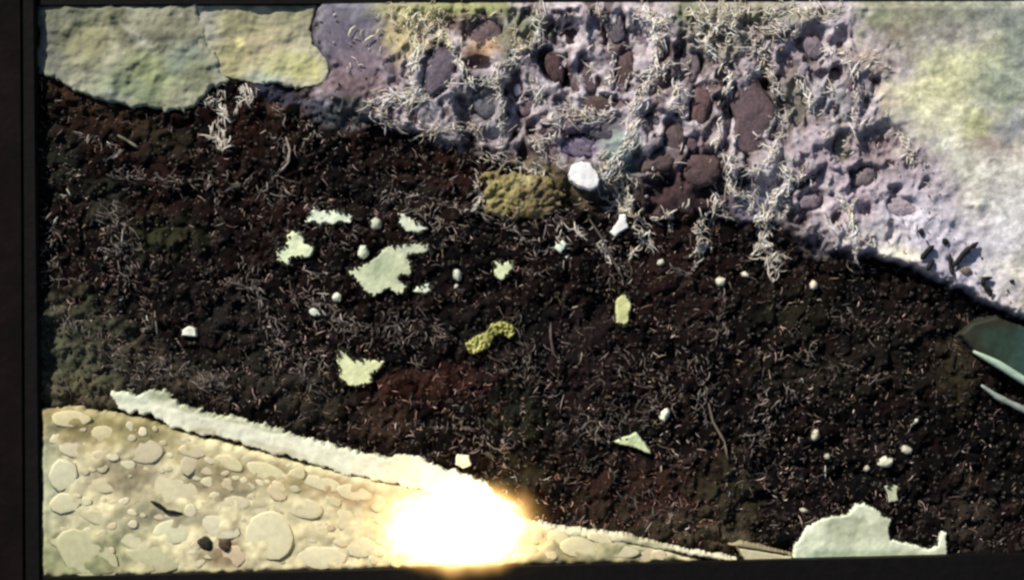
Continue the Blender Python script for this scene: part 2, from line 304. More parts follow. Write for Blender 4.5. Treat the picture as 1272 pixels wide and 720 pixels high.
# lichen-covered ground
Cl = np.zeros_like(C) + lin((214, 211, 188))
q1 = fbm(GX / 46, GY / 46, 41); q2 = fbm(GX / 14, GY / 14, 42)
Cl = mixc(Cl, (204, 202, 142), sstep(.5, .62, q1) * .8); Cl = mixc(Cl, (204, 202, 200), sstep(.52, .7, q2) * .7); Cl = mixc(Cl, (138, 142, 138), sstep(.5, .34, q2) * .6)
for b in [(1100,30,40,34,0,(132,118,100)),(1080,20,30,20,0,(140,148,112)),(1150,20,60,22,0,(126,128,104)),(1225,20,50,20,0,(124,130,118)),(1262,60,30,50,0,(116,132,124)),(1180,60,40,30,0,(148,144,136)),
          (1130,120,40,26,0,(212,208,152)),(1180,100,40,34,20,(202,202,144)),(1160,150,50,22,20,(212,210,168)),(1215,90,30,26,0,(182,186,138)),(1240,110,30,30,0,(150,164,142)),
          (1230,180,34,22,0,(164,142,128)),(1250,160,24,20,0,(134,140,146)),(1205,155,18,18,20,(190,192,130)),(1240,225,40,30,0,(210,206,196)),(1190,230,24,34,0,(196,196,176)),(1090,125,20,16,0,(204,184,140)),
          (1210,270,44,30,0,(218,214,200)),(1250,290,30,50,0,(206,204,208)),(1250,350,30,24,10,(232,226,204)),(1210,300,30,20,0,(188,184,200)),(1112,80,20,20,0,(156,144,132))]:
    Cl = mixc(Cl, b[5], blob(b[0], b[1], b[2], b[3], b[4], .7, 1.0) * .85)
q3 = fbm((GX + wobx) / 11, (GY + woby * .4) / 7, 47, 5); Cl = Cl * (1 + (q3 - .5)[..., None] * 1.1)
Cs = Cs * (1 - mL[..., None]) + Cl * mL[..., None]
mC = sstep(-14, 16, dS + (n2 - .5) * 30) * (1 - sstep(1020, 1080, GX)) + mS * sstep(1020, 1080, GX)
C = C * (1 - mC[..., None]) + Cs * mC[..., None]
# dark blue slate-coloured smear beside the yellow boulder
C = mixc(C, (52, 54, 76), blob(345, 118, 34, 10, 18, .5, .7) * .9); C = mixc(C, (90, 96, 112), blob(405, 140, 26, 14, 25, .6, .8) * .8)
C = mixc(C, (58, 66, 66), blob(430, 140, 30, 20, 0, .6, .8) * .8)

# ------------------------------------------------------------ materials
def mat(name, rough=.85, scale=60., amt=.25, bump=.0, bscale=200., spec=.3, const=None, sub=0):
    m = bpy.data.materials.new(name); m.use_nodes = True; nt = m.node_tree; nd = nt.nodes; lk = nt.links
    bs = nd['Principled BSDF']; bs.inputs['Roughness'].default_value = rough; bs.inputs['Specular IOR Level'].default_value = spec
    tc = nd.new('ShaderNodeTexCoord'); no = nd.new('ShaderNodeTexNoise'); no.inputs['Scale'].default_value = scale
    no.inputs['Detail'].default_value = 5; lk.new(tc.outputs['Object'], no.inputs['Vector'])
    mr = nd.new('ShaderNodeMapRange'); mr.inputs['From Min'].default_value = .3; mr.inputs['From Max'].default_value = .7
    mr.inputs['To Min'].default_value = 1 - amt; mr.inputs['To Max'].default_value = 1 + amt; lk.new(no.outputs[0], mr.inputs['Value'])
    mx = nd.new('ShaderNodeVectorMath'); mx.operation = 'SCALE'
    if const is None:
        at = nd.new('ShaderNodeAttribute'); at.attribute_name = 'Col'; lk.new(at.outputs['Color'], mx.inputs[0])
    else:
        mx.inputs[0].default_value = tuple(lin(const))
    lk.new(mr.outputs[0], mx.inputs['Scale']); lk.new(mx.outputs[0], bs.inputs['Base Color'])
    if bump:
        n2_ = nd.new('ShaderNodeTexNoise'); n2_.inputs['Scale'].default_value = bscale; n2_.inputs['Detail'].default_value = 6
        lk.new(tc.outputs['Object'], n2_.inputs['Vector'])
        bp = nd.new('ShaderNodeBump'); bp.inputs['Strength'].default_value = bump; bp.inputs['Distance'].default_value = .004
        lk.new(n2_.outputs[0], bp.inputs['Height']); lk.new(bp.outputs[0], bs.inputs['Normal'])
    return m
M_ground = mat('soil', 1.0, 90, .22, .35, 160, spec=.06)
M_soil_far = mat('far_soil', .95, 6, .3, .6, 30, const=(46, 36, 32))
M_rock = mat('lichened_rock', .9, 40, .13, .15, 150, spec=.1)
M_smooth = mat('worn_stone', .7, 60, .08, .12, 200)
M_cob = mat('cobble_stone', .8, 110, .3, .6, 190)
M_straw = mat('straw', .6, 200, .15, 0)
M_litter = mat('litter', .7, 200, .2, 0)
M_moss = mat('moss', .9, 160, .35, .8, 260)
M_wood = mat('black_timber', .75, 30, .5, .4, 60, spec=.15, const=(6, 4, 4))
M_woodr = mat('red_black_timber', .8, 14, .6, .4, 60, spec=.1, const=(14, 6, 6))

# ------------------------------------------------------------ mesh tools
def grid_mesh(name, verts, faces, cols, material, smooth=True):
    me = bpy.data.meshes.new(name)
    v = np.asarray(verts, np.float32); f = np.asarray(faces, np.int32)
    me.vertices.add(len(v)); me.vertices.foreach_set('co', v.ravel())
    k = f.shape[1]; me.loops.add(f.size); me.loops.foreach_set('vertex_index', f.ravel())
    me.polygons.add(len(f)); me.polygons.foreach_set('loop_start', np.arange(0, f.size, k, dtype=np.int32))
    me.polygons.foreach_set('loop_total', np.full(len(f), k, np.int32))
    me.polygons.foreach_set('use_smooth', np.full(len(f), smooth, bool))
    me.update(calc_edges=True)
    if cols is not None:
        at = me.color_attributes.new('Col', 'FLOAT_COLOR', 'POINT')
        cols = np.asarray(cols); lum = cols @ np.array([.25, .65, .1]); cols = lum[:, None] + (cols - lum[:, None]) * .74
        c4 = np.ones((len(v), 4), np.float32); c4[:, :3] = np.clip(cols, 0, .86); at.data.foreach_set('color', c4.ravel())
    me.materials.append(material); return me
def link(name, me, loc=(0, 0, 0), parent=None, **kw):
    o = bpy.data.objects.new(name, me); COL.objects.link(o); o.location = loc
    if parent is not None: o.parent = parent
    for k, v in kw.items(): o[k] = v
    return o
def at(px, py, z=0):          # point of the place seen at this picture position, z metres up
    f = 1 - z / HC; return (wx(px) * f, wy(py) * f, z)

# the ground: fine relief near, one wide sheet to the horizon
ny, nx = GX.shape
V = np.stack([wx(GX), wy(GY), Hh * S], -1).reshape(-1, 3)
ii = np.arange(ny * nx).reshape(ny, nx)
F = np.stack([ii[1:, :-1], ii[1:, 1:], ii[:-1, 1:], ii[:-1, :-1]], -1).reshape(-1, 4)
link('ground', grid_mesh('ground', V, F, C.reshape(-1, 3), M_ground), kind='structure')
o = bpy.data.objects.new('soil_plain', grid_mesh('soil_plain', [(-300,-300,0),(300,-300,0),(300,300,0),(-300,300,0)], [(0,1,2,3)], None, M_soil_far, False))
COL.objects.link(o); o.location = (0, 0, -.02); o['kind'] = 'structure'

def relief(name, poly, base, hfun, cfun, material, step=2., rag=3., ragscale=8., edge=8., parent=None, seed=0, drop=16, **kw):
    """a rock body whose outline is poly; rounded edge of width `edge`, top from hfun(X, Y, d)"""
    P = np.array(poly, float); c = P.mean(0); f = 1 - base * S / HC
    x = np.arange(P[:, 0].min() - 8, P[:, 0].max() + 8 + step, step); y = np.arange(P[:, 1].min() - 8, P[:, 1].max() + 8 + step, step)
    X, Y = np.meshgrid(x, y)
    d = sdist(poly, X + (fbm(X / ragscale, Y / ragscale, 50 + seed) - .5) * rag * 2, Y + (fbm(X / ragscale, Y / ragscale, 60 + seed) - .5) * rag * 2)
    t = np.clip(d / edge, 0, 1); prof = np.sqrt(1 - (1 - t) ** 2)
    H = base + hfun(X, Y, d) * prof
    H = np.where(d < 0, base - drop, H)
    # outer ring drawn in to the outline so that the side is a real wall
    keep = d > -step * 1.5
    n_y, n_x = X.shape; ids = -np.ones(X.size, int).reshape(X.shape)
    q = keep[1:, 1:] & keep[:-1, 1:] & keep[1:, :-1] & keep[:-1, :-1]
    used = np.zeros_like(keep); used[1:, 1:] |= q; used[:-1, 1:] |= q; used[1:, :-1] |= q; used[:-1, :-1] |= q
    ids[used] = np.arange(used.sum())
    Fq = np.stack([ids[1:, :-1][q], ids[1:, 1:][q], ids[:-1, 1:][q], ids[:-1, :-1][q]], -1)
    cc = cfun(X, Y, d)[used]
    loc = np.array([wx(c[0]) * f, wy(c[1]) * f, base * S])
    Vv = np.stack([wx(X[used]) * f, wy(Y[used]) * f, H[used] * S], -1) - loc
    return link(name, grid_mesh(name, Vv, Fq, cc, material), tuple(loc), parent, **kw)

def tint(base, var=.12, sc=9, seed=0, extra=()):
    def f(X, Y, d):
        n = fbm(X / sc, Y / sc, 70 + seed)[..., None]
        c = np.zeros(X.shape + (3,)) + lin(base)
        for (a, b, rx, ry, ang, cl) in extra:
            r = math.radians(ang); dx, dy = X - a, Y - b
            u = (dx * math.cos(r) + dy * math.sin(r)) / rx; v = (-dx * math.sin(r) + dy * math.cos(r)) / ry
            dd = np.sqrt(u * u + v * v) + (fbm(X / 12, Y / 12, int(a) % 13) - .5) * .9
            m = sstep(1.5, .45, dd)[..., None] * .85
            c = c * (1 - m) + lin(cl) * m
        return c * (1 + (n - .5) * 2 * var * 1.6)
    return f

# ------------------------------------------------------------ boulders, ledge, slab
relief('mossy_boulder', BOUL1, 2, lambda X, Y, d: 3 + (fbm(X / 60, Y / 60, 2) - .5) * 12 + (fbm(X / 16, Y / 12, 9) - .5) * 6 + ridged(X / 40, Y / 40, 5, 3) * 5 + (fbm(X / 9, Y / 9, 3) - .5) * 2.5,
       tint((158, 158, 130), .14, 14, 1, [(60,60,30,50,0,(104,108,96)),(110,45,34,34,0,(140,138,92)),(90,20,50,14,0,(118,122,96)),(150,30,12,40,-30,(104,106,76)),(190,95,40,34,0,(132,144,88)),(160,110,40,16,20,(124,140,104)),
            (230,70,24,26,0,(134,150,132)),(245,95,20,22,0,(122,130,94)),(210,40,40,24,0,(126,126,98)),(225,125,16,10,0,(150,152,120)),(140,120,20,8,20,(150,160,136)),(170,45,26,5,40,(170,168,146))]),
       M_rock, rag=7, ragscale=11, step=1.5, edge=5, drop=30, label='broad grey-green mossy boulder beside the left rail', category='boulder')
relief('yellow_boulder', BOUL2, 2, lambda X, Y, d: 4.5 + (fbm(X / 50, Y / 50, 7) - .5) * 10 + (fbm(X / 16, Y / 12, 9) - .5) * 6 + (fbm(X / 9, Y / 9, 8) - .5) * 2.5,
       tint((184, 180, 144), .14, 14, 2, [(258,20,14,40,-15,(166,164,150)),(268,70,8,30,-30,(188,186,160)),(290,70,26,30,0,(168,160,96)),(330,50,40,26,0,(172,160,116)),(300,25,30,18,0,(152,148,100)),(298,52,5,5,0,(240,232,130)),
            (378,84,22,18,0,(196,192,104)),(330,98,26,12,0,(160,172,156)),(385,30,16,30,0,(150,146,118)),(360,20,30,20,0,(150,148,108)),(350,80,26,16,0,(178,176,110))]),
       M_rock, rag=7, ragscale=11, step=1.5, edge=4, drop=30, label='yellowish lichened boulder between the mossy boulder and violet ground', category='boulder')
PB = [(95,555,23,13,0,(186,176,140)),(205,608,44,21,4,(192,182,136)),(335,665,31,30,0,(206,200,152)),(180,560,22,16,0,(170,156,122)),(60,590,18,22,0,(176,184,146)),(75,625,20,14,0,(178,180,132)),
      (130,600,26,12,0,(186,172,120)),(120,640,24,11,20,(172,168,112)),(400,692,30,15,0,(206,202,160)),(165,668,36,13,30,(182,184,134)),(215,660,24,16,0,(188,196,150)),(272,655,28,13,15,(196,194,160)),
      (285,575,20,9,20,(190,178,112)),(330,585,26,10,18,(198,190,120)),(262,598,12,8,0,(186,178,130)),(400,600,26,9,15,(206,196,136)),(440,612,22,10,12,(210,190,130)),(345,610,14,12,40,(192,160,108)),
      (380,632,22,12,10,(196,184,136)),(290,625,22,9,0,(184,174,130)),(430,645,20,14,0,(196,180,130)),(450,680,20,14,0,(190,190,146)),(240,560,18,9,10,(178,158,110)),(85,520,26,10,0,(198,178,110)),
      (135,540,24,12,10,(176,162,98)),(90,690,44,26,30,(136,146,92)),(190,695,46,18,0,(140,148,94)),(290,690,18,14,0,(176,136,98)),(60,665,16,16,0,(160,160,110)),(320,632,14,8,0,(196,188,146)),
      (470,625,10,12,0,(206,186,130)),(235,575,12,16,20,(168,148,112)),(720,680,26,12,10,(176,172,120)),(770,684,24,8,6,(178,170,124)),(695,668,16,9,20,(186,178,124)),(745,668,18,6,14,(196,186,140))]
rr = random.Random(5)
while len(PB) < 165:
    x, y = rr.uniform(52, 830), rr.uniform(520, 712)
    if sdist(CONG, np.array([x]), np.array([y]))[0] < 9: continue
    if sdist(LEDGE, np.array([x]), np.array([y]))[0] > -7: continue
    r = rr.uniform(3.5, 9.5)
    if any(((x - p[0]) / (p[2] + r * .8)) ** 2 + ((y - p[1]) / (p[3] + r * .8)) ** 2 < 1 for p in PB): continue
    k = rr.uniform(.8, 1.1); t = rr.choice([(192,180,132),(182,170,112),(186,184,140),(200,190,150),(180,154,110)])
    PB.append((x, y, r * rr.uniform(1, 1.5), r * rr.uniform(.7, 1), rr.uniform(-20, 40), tuple(c * k for c in t)))
slab = relief('pebbly_slab', CONG, 4, lambda X, Y, d: 15 + (fbm(X / 40, Y / 40, 17) - .5) * 10 + (fbm(X / 13, Y / 10, 18) - .5) * 2,
       tint((224, 211, 152), .26, 9, 3, [(120,530,90,18,12,(176,162,92)),(250,570,60,14,16,(184,168,104)),(150,650,60,12,0,(196,190,140)),(80,530,60,30,10,(150,132,70)),(180,530,60,20,10,(146,132,72)),(160,590,40,26,0,(140,126,90)),(60,600,26,60,0,(160,166,126)),(100,690,80,34,0,(128,138,84)),(280,685,26,16,0,(124,96,60)),
            (350,590,60,18,12,(176,158,92)),(430,610,40,18,12,(182,150,92)),(270,600,50,20,0,(142,126,84)),(200,640,50,20,0,(150,144,104)),(740,675,90,20,8,(160,156,104)),(700,700,60,14,0,(130,124,80))]),
       M_rock, rag=3, edge=9, drop=20, label='cream pebble-studded rock slab sloping below the pale ledge', category='rock slab')
def stone_mesh(name, rx, ry, rz, colr, material, seed, nseg=14, nring=6, rough=.16, flat=1.0, var=.15, fine=0):
    """half-buried rounded stone: dome closed by a skirt"""
    th = np.linspace(0, 2 * math.pi, nseg, endpoint=False); V = [(0, 0, rz)]; cols = []
    rs = np.random.RandomState(seed); ph = rs.rand(6) * 6.28
    for k in range(1, nring + 1):
        a = k / nring * math.pi * .62
        rr_ = math.sin(min(a, math.pi / 2)) ** flat * (1 + (.0 if a < math.pi / 2 else -.1)); zz = math.cos(a) * rz
        for t in th:
            w = 1 + rough * (.5 * math.sin(2 * t + ph[0]) + .4 * math.sin(3 * t + ph[1]) + .3 * math.sin(5 * t + ph[2]))
            j = 1 + rs.uniform(-1, 1) * fine
            V.append((rx * rr_ * w * math.cos(t) * j, ry * rr_ * w * math.sin(t) * j, zz + rs.uniform(-1, 1) * fine * rz * 1.5))
    F = []
    for i in range(nseg): F.append((0, 1 + i, 1 + (i + 1) % nseg, 1 + (i + 1) % nseg))
    tri = [(0, 1 + i, 1 + (i + 1) % nseg) for i in range(nseg)]
    for k in range(nring - 1):
        for i in range(nseg):
            a = 1 + k * nseg + i; b = 1 + k * nseg + (i + 1) % nseg
            tri += [(a, a + nseg, b + nseg), (a, b + nseg, b)]
    V = np.array(V) * S
    n = rs.rand(len(V), 1) * 2 - 1
    return grid_mesh(name, V, tri, lin(colr) * (1 + n * var), material)
cx0, cy0 = slab.location.x, slab.location.y
for k, (x, y, rx, ry, a, c) in enumerate(PB):
    if x - rx * 1.15 < 56: x = 58 + rx * 1.15
    z = (16 if y < 712 else 15) * S
    hh = 4 + 15 + float((fbm(np.array([x / 40]), np.array([y / 40]), 17)[0] - .5) * 10)
    big = rx > 20
    me = stone_mesh('pebble', rx, ry, min(1.1, .5 + ry * .03), tuple(.45 * u + .55 * v for u, v in zip(c, (234, 221, 168))), M_smooth, 100 + k, nseg=16 if big else 10, nring=5 if big else 4, rough=.14 if not big else .1, var=.05)
    p = at(x, y, (hh - .2) * S)
    ob = link('pebble', me, (p[0] - cx0, p[1] - cy0, p[2] - slab.location.z), slab)
    ob.rotation_euler = (0, 0, -math.radians(a))
relief('ledge', LEDGE, 14, lambda X, Y, d: 3.5 + (fbm(X / 30, Y / 22, 27) - .5) * 4 + (fbm(X / 5, Y / 5, 28) - .5) * .7,
       tint((230, 230, 196), .12, 9, 4, [(180,489,40,5,10,(168,176,136)),(250,512,50,4,14,(172,178,138)),(330,530,60,4,14,(178,184,140)),(350,560,40,5,16,(206,200,160)),(250,533,20,5,10,(190,184,140)),(200,487,26,8,10,(150,158,118)),(225,495,20,6,30,(160,160,128)),(300,512,60,5,12,(168,176,120)),(400,540,60,5,14,(176,180,132)),(170,495,20,10,0,(206,218,186)),(378,534,20,4,12,(212,180,140)),(460,558,40,6,12,(190,196,130))]),
       M_smooth, rag=6.5, ragscale=9, edge=4, drop=16, step=1.4, label='long creamy white stone ledge edging the dark peat', category='ledge')
relief('ledge', [(668,648),(700,655),(740,659),(780,664),(830,676),(880,687),(930,697),(905,697),(850,688),(800,678),(750,670),(700,666),(672,660)], 14, lambda X, Y, d: 5 + (fbm(X / 12, Y / 8, 29) - .5) * 4,
       tint((216, 208, 166), .12, 8, 5, [(800,672,30,8,8,(176,168,120))]), M_smooth, step=1.5, rag=3, ragscale=6, edge=3, drop=20, label='thin cream stone ledge tapering away on the other side of the flame', category='ledge')
relief('pale_splinter', [(916,678),(935,681),(965,686),(984,691),(986,703),(960,701),(925,697)], 10, lambda X, Y, d: 5, tint((196,186,140), .1, 6, 6), M_smooth, step=1.5, rag=1, edge=3, label='thin cream stone splinter left of the pale green rock slab', category='stone')
relief('thin_splinter', [(905,676),(922,672),(955,680),(985,689),(950,684),(920,679)], 13, lambda X, Y, d: 4, tint((150,134,96), .1, 6, 7), M_smooth, step=1.2, rag=.5, edge=2, label='narrow brown sliver above the cream stone splinter', category='stone')
# ------------------------------------------------------------ flakes, chips, pebbles on the peat
for k, (n_, c_, poly, colr, th, lab) in enumerate(FLAKES):
    big = n_ in ('lichen_flake', 'rock_slab'); mossy = n_ == 'moss_tuft'
    if n_ in ('lichen_flake', 'green_leaf', 'yellow_leaf', 'square_chip'): th = 2.2
    hf = (lambda X, Y, d, t=th: t + (fbm(X / 14, Y / 14, 31) - .5) * 3) if not mossy else (lambda X, Y, d, t=th: t + (fbm(X / 2.4, Y / 2.4, 31) - .5) * 12)
    ex = []
    if lab.startswith('largest'): ex = [(500,305,20,8,0,(186,190,160)),(470,330,20,16,0,(160,178,132)),(500,340,20,10,0,(176,190,138))]
    if n_ == 'rock_slab': ex = [(1060,690,70,10,0,(150,176,140)),(1120,690,50,8,0,(172,186,146)),(1050,655,30,20,0,(168,176,138)),(1095,650,12,20,0,(182,186,148))]
    if mossy: ex = [(594,428,12,6,-30,(206,204,92)),(612,412,12,6,0,(120,120,30))]
    relief(n_, poly, _flat[k] + 1, hf, tint(tuple(min(250, v * 1.1 * .72 + w * .28) for v, w in zip(colr, (250, 250, 215))) if not mossy else colr, .09 if not mossy else .3, 5 if not mossy else 3, k, ex), M_moss if mossy else M_smooth,
           step=1.0 if not n_ == 'rock_slab' else 1.5, rag=3.4 if n_ == 'lichen_flake' else 2.2 if big else .9, ragscale=2.6, edge=1.4 if 'pebble' not in n_ else 6, drop=8, label=lab, category=c_, seed=k)
# dark small things
DARK = [('charred_twig',[(1144,322),(1152,312),(1160,305)],3.2,'short thick black twig lying on bright silt, left of the branched one'),
        ('charred_twig',[(1184,332),(1196,316),(1205,308),(1215,301)],3.2,'knobbly black twig pointing to the upper right on bright silt'),
        ('charred_twig',[(1233,345),(1222,346),(1221,354),(1231,362),(1230,368)],2.6,'hooked black twig near the dark edge of the bright silt'),
        ('charred_twig',[(1180,315),(1181,332),(1184,342)],2.2,'thin black twig standing below the knobbly black twig'),
        ('charred_twig',[(1160,322),(1155,330),(1152,336)],2.6,'black stub under the short thick black twig'),
        ('charred_twig',[(1012,218),(1000,226),(990,234),(978,246)],3.0,'black bent twig across a hollow in the mauve ground'),
        ('charred_twig',[(187,622),(198,627),(206,634),(226,637)],2.4,'wavy black sliver lying on the pebbly slab')]
def tube_mesh(name, pts, rad, colr, material, taper=True, sides=7, rs=None, jit=.25):
    P = [Vector(p) for p in pts]; V = []; n = len(P)
    rs = rs or random.Random(1)
    # resample
    Q = []
    for i in range(n - 1):
        for k in range(4): Q.append(P[i].lerp(P[i + 1], k / 4))
    Q.append(P[-1]); n = len(Q)
    for i, p in enumerate(Q):
        t = (Q[min(i + 1, n - 1)] - Q[max(i - 1, 0)]).normalized(); a = t.cross(Vector((0, 0, 1))).normalized(); b = a.cross(t)
        u = i / (n - 1); r = rad * (min(1, .35 + 3 * u, .35 + 3 * (1 - u)) if taper else 1) * (1 + rs.uniform(-jit, jit))
        for k in range(sides):
            w = 2 * math.pi * k / sides; V.append(p + (a * math.cos(w) + b * math.sin(w)) * r)
    tri = []
    for i in range(n - 1):
        for k in range(sides):
            a = i * sides + k; b = i * sides + (k + 1) % sides; tri += [(a, a + sides, b + sides), (a, b + sides, b)]
    V.append(Q[0]); V.append(Q[-1]); c0, c1 = len(V) - 2, len(V) - 1
    for k in range(sides):
        tri.append((c0, k, (k + 1) % sides)); tri.append((c1, (n - 1) * sides + (k + 1) % sides, (n - 1) * sides + k))
    V = np.array([tuple(v) for v in V])
    cc = lin(colr) * (1 + (np.random.RandomState(len(V)).rand(len(V), 1) - .5) * .3)
    return grid_mesh(name, V, tri, cc, material)
def tube_thing(name, pts, rad, colr, material, label, cat, lift=0, zs=None, jit=.25, **kw):
    W = []
    for i, (x, y) in enumerate(pts):
        z = (float(height(x, y)) + rad * .6 + lift) * S if zs is None else zs[i] * S
        W.append(Vector(at(x, y, z)))
    c = W[len(W) // 2].copy()
    link(name, tube_mesh(name, [w - c for w in W], rad * S, colr, material, jit=jit), tuple(c), label=label, category=cat, **kw)
for n_, pts, r, lab in DARK:
    zs = [21] * len(pts) if pts[0][0] < 300 else None
    tube_thing(n_, pts, r * (1 if pts[0][0] < 300 else 1.15), (14, 9, 12), M_litter, lab, 'twig', zs=zs, lift=3)
def lump(name, x, y, rx, ry, rz, a, colr, label, cat, z=None, fine=.05, seed=0, material=None, grp=None):
    me = stone_mesh(name, rx, ry, rz, colr, material or M_cob, 300 + seed, nseg=18, nring=7, rough=.2, fine=fine, var=.16)
    zz = float(height(x, y)) if z is None else z
    o = link(name, me, at(x, y, zz * S), label=label, category=cat); o.rotation_euler = (0, 0, -math.radians(a))
    if grp: o['group'] = grp
    return o
lump('dark_stone', 255, 674, 9, 9, 5, 20, (44, 40, 24), 'dark brown stone lump on the pebbly slab', 'stone', z=19, seed=1)
lump('brown_stone', 279, 676, 8, 8, 5, 0, (84, 66, 40), 'dull brown stone lump touching the darker lump on the pebbly slab', 'stone', z=19, seed=2)
lump('black_stone', 1174, 300, 5, 4, 4, 0, (24, 18, 22), 'black round crumb highest on the bright silt', 'stone', seed=3)
lump('black_stone', 1144, 288, 3.5, 5, 4, 0, (30, 24, 28), 'black upright crumb left of the highest one on bright silt', 'stone', seed=4)
lump('black_stone', 1257, 349, 3, 2.4, 3, 0, (30, 24, 28), 'tiny black crumb at the right end of the bright silt', 'stone', seed=5)
lump('brown_stone', 1197, 336, 9, 6, 4, 0, (128, 110, 96), 'flat striped brown stone between two black twigs on silt', 'stone', seed=6)

# ------------------------------------------------------------ cobbles set in the mauve ground
for k, (x, y, rx, ry, a, c, lab) in enumerate(COB):
    zz = float(height(x, y))
    lump('cobble', x, y, rx, ry, 3 + min(rx, ry) * .1, a, tuple(v * .95 for v in c), lab, 'cobble', z=zz + .2, fine=.14, seed=20 + k)
MARKS = ['largest mauve egg-shaped cobble','reddish upright cobble','squarish dark brown cobble','leaning dark red cobble','middle mauve cobble','narrow brown cobble','slate-grey top cobble','lavender upright cobble',
 'wide brown cobble','wide slate cobble','round mauve cobble','smooth violet-grey cobble','rosy cobble','slate-blue cobble','straw-ringed slate cobble','brown cobble','slanting flat brown cobble','rough red-brown cobble','tall grey-olive cobble',
 'olive cobble','pinkish cobble','slanting grey-mauve cobble','small round mauve cobble','violet cobble','pale blue-grey cobble','grey-mauve upright cobble','mauve cobble by the top rail','dark mauve cobble','pale pink flat cobble','mauve cobble below the bent twig']
taken = {}
def small_label(x, y, size, tone):
    order = sorted(range(len(COB)), key=lambda i: math.hypot(COB[i][0] - x, COB[i][1] - y))
    for i in order[:4]:
        dx, dy = x - COB[i][0], y - COB[i][1]; a = math.degrees(math.atan2(-dy, dx)) % 360
        way = ['right of', 'above and right of', 'above', 'above and left of', 'left of', 'below and left of', 'below', 'below and right of'][int((a + 22.5) // 45) % 8]
        far = 'just ' if math.hypot(dx, dy) < 34 else ''
        l = f'{size} {tone} stone {far}{way} the {MARKS[i]}'
        if l not in taken: taken[l] = 1; return l
    return None
rr = random.Random(11); cob_pts = [(c[0], c[1], c[2], c[3]) for c in COB]; n_small = 0
while n_small < 16:
    x, y = rr.uniform(560, 1180), rr.uniform(14, 300)
    ds = sdist(SILT, np.array([x]), np.array([y]))[0]; dl = sdist(LICHEN, np.array([x]), np.array([y]))[0]
    if ds < 10 or dl > 10: continue
    r = rr.uniform(4, 9)
    if any(((x - p[0]) / (p[2] + r)) ** 2 + ((y - p[1]) / (p[3] + r)) ** 2 < .8 for p in cob_pts): continue
    if math.hypot(x - 725, y - 218) < 26 or math.hypot(x - 643, y - 112) < 14: continue
    c, tone = rr.choice([((118,96,104),'mauve'),((96,74,80),'dark plum'),((136,120,134),'lilac-grey'),((112,86,80),'reddish brown'),((156,142,154),'pale lilac'),((84,68,68),'dark brown')]); q = 1 + .2 * (x > 1000)
    lab = small_label(x, y, 'tiny' if r < 5.5 else 'small' if r < 7.5 else 'fist-shaped', tone)
    if lab is None: continue
    cob_pts.append((x, y, r * .8, r)); n_small += 1
    lump('small_cobble', x, y, r * rr.uniform(.6, .95), r * rr.uniform(.9, 1.4), rr.uniform(1.5, 3.5), rr.uniform(-30, 30), tuple(v * q for v in c),
         lab, 'cobble', seed=60 + n_small, grp='small cobbles half buried in the mauve ground')

# moss cushion
relief('moss_cushion', oval(645, 243, 52, 30, 5, 18, .2), 6, lambda X, Y, d: 10 + (fbm(X / 9, Y / 9, 91) - .5) * 16 + (fbm(X / 2.6, Y / 2.6, 92) - .5) * 6,
       tint((128, 112, 58), .35, 6, 9, [(625,240,20,18,0,(152,140,66)),(680,250,30,20,0,(112,94,56)),(650,225,14,8,0,(160,148,90))]), M_moss, step=1.6, rag=12, edge=24, drop=20,
       label='olive brown moss cushion left of the white flower-shaped stone', category='moss')

# ------------------------------------------------------------ green board with two pale rods, right edge
def prism(name, poly, z0, z1, colr, material, label, cat):
    f = 1 - z1 * S / HC; c = np.array(poly).mean(0); n = len(poly)
    V = [((wx(x) - wx(c[0])) * f, (wy(y) - wy(c[1])) * f, (z1 - z0) * S) for x, y in poly] + [((wx(x) - wx(c[0])) * f, (wy(y) - wy(c[1])) * f, 0) for x, y in poly]
    me = bpy.data.meshes.new(name); me.from_pydata(V, [], [tuple(range(n))] + [tuple(range(2 * n - 1, n - 1, -1))] + [(i, n + i, n + (i + 1) % n, (i + 1) % n) for i in range(n)])
    import bmesh
    bm = bmesh.new(); bm.from_mesh(me); bmesh.ops.recalc_face_normals(bm, faces=bm.faces)
    bmesh.ops.bevel(bm, geom=list(bm.edges), offset=1.2 * S, segments=2, affect='EDGES'); bm.to_mesh(me); bm.free()
    a = me.color_attributes.new('Col', 'FLOAT_COLOR', 'POINT')
    for i in range(len(me.vertices)): a.data[i].color = (*lin(colr), 1)
    me.materials.append(material); 
    return link(name, me, (wx(c[0]) * f, wy(c[1]) * f, z0 * S), label=label, category=cat)
relief('green_board', [(1190,414),(1206,400),(1236,392),(1420,462),(1420,560),(1260,470),(1208,438)], 12, lambda X, Y, d: 8 + (fbm(X / 20, Y / 20, 88) - .5) * 2, tint((36, 40, 26), .2, 8, 8, [(1290,440,46,34,20,(36,78,68)),(1240,425,26,16,20,(32,60,44))]), M_smooth, step=2, rag=2, edge=4, drop=12, label='dark teal green board at the right end of the peat', category='board')
tube_thing('pale_rod', [(1209,436),(1240,452),(1275,474),(1330,508),(1400,548)], 5.0, (156, 188, 160), M_smooth, 'pale mint rod lying along the lower edge of the green board', 'rod', zs=[26]*5, jit=.04)
tube_thing('pale_rod', [(1219,478),(1238,492),(1250,498),(1275,510),(1330,532),(1400,560)], 4.2, (136, 146, 136), M_smooth, 'duller grey rod below the mint rod', 'rod', zs=[20]*6, jit=.12)

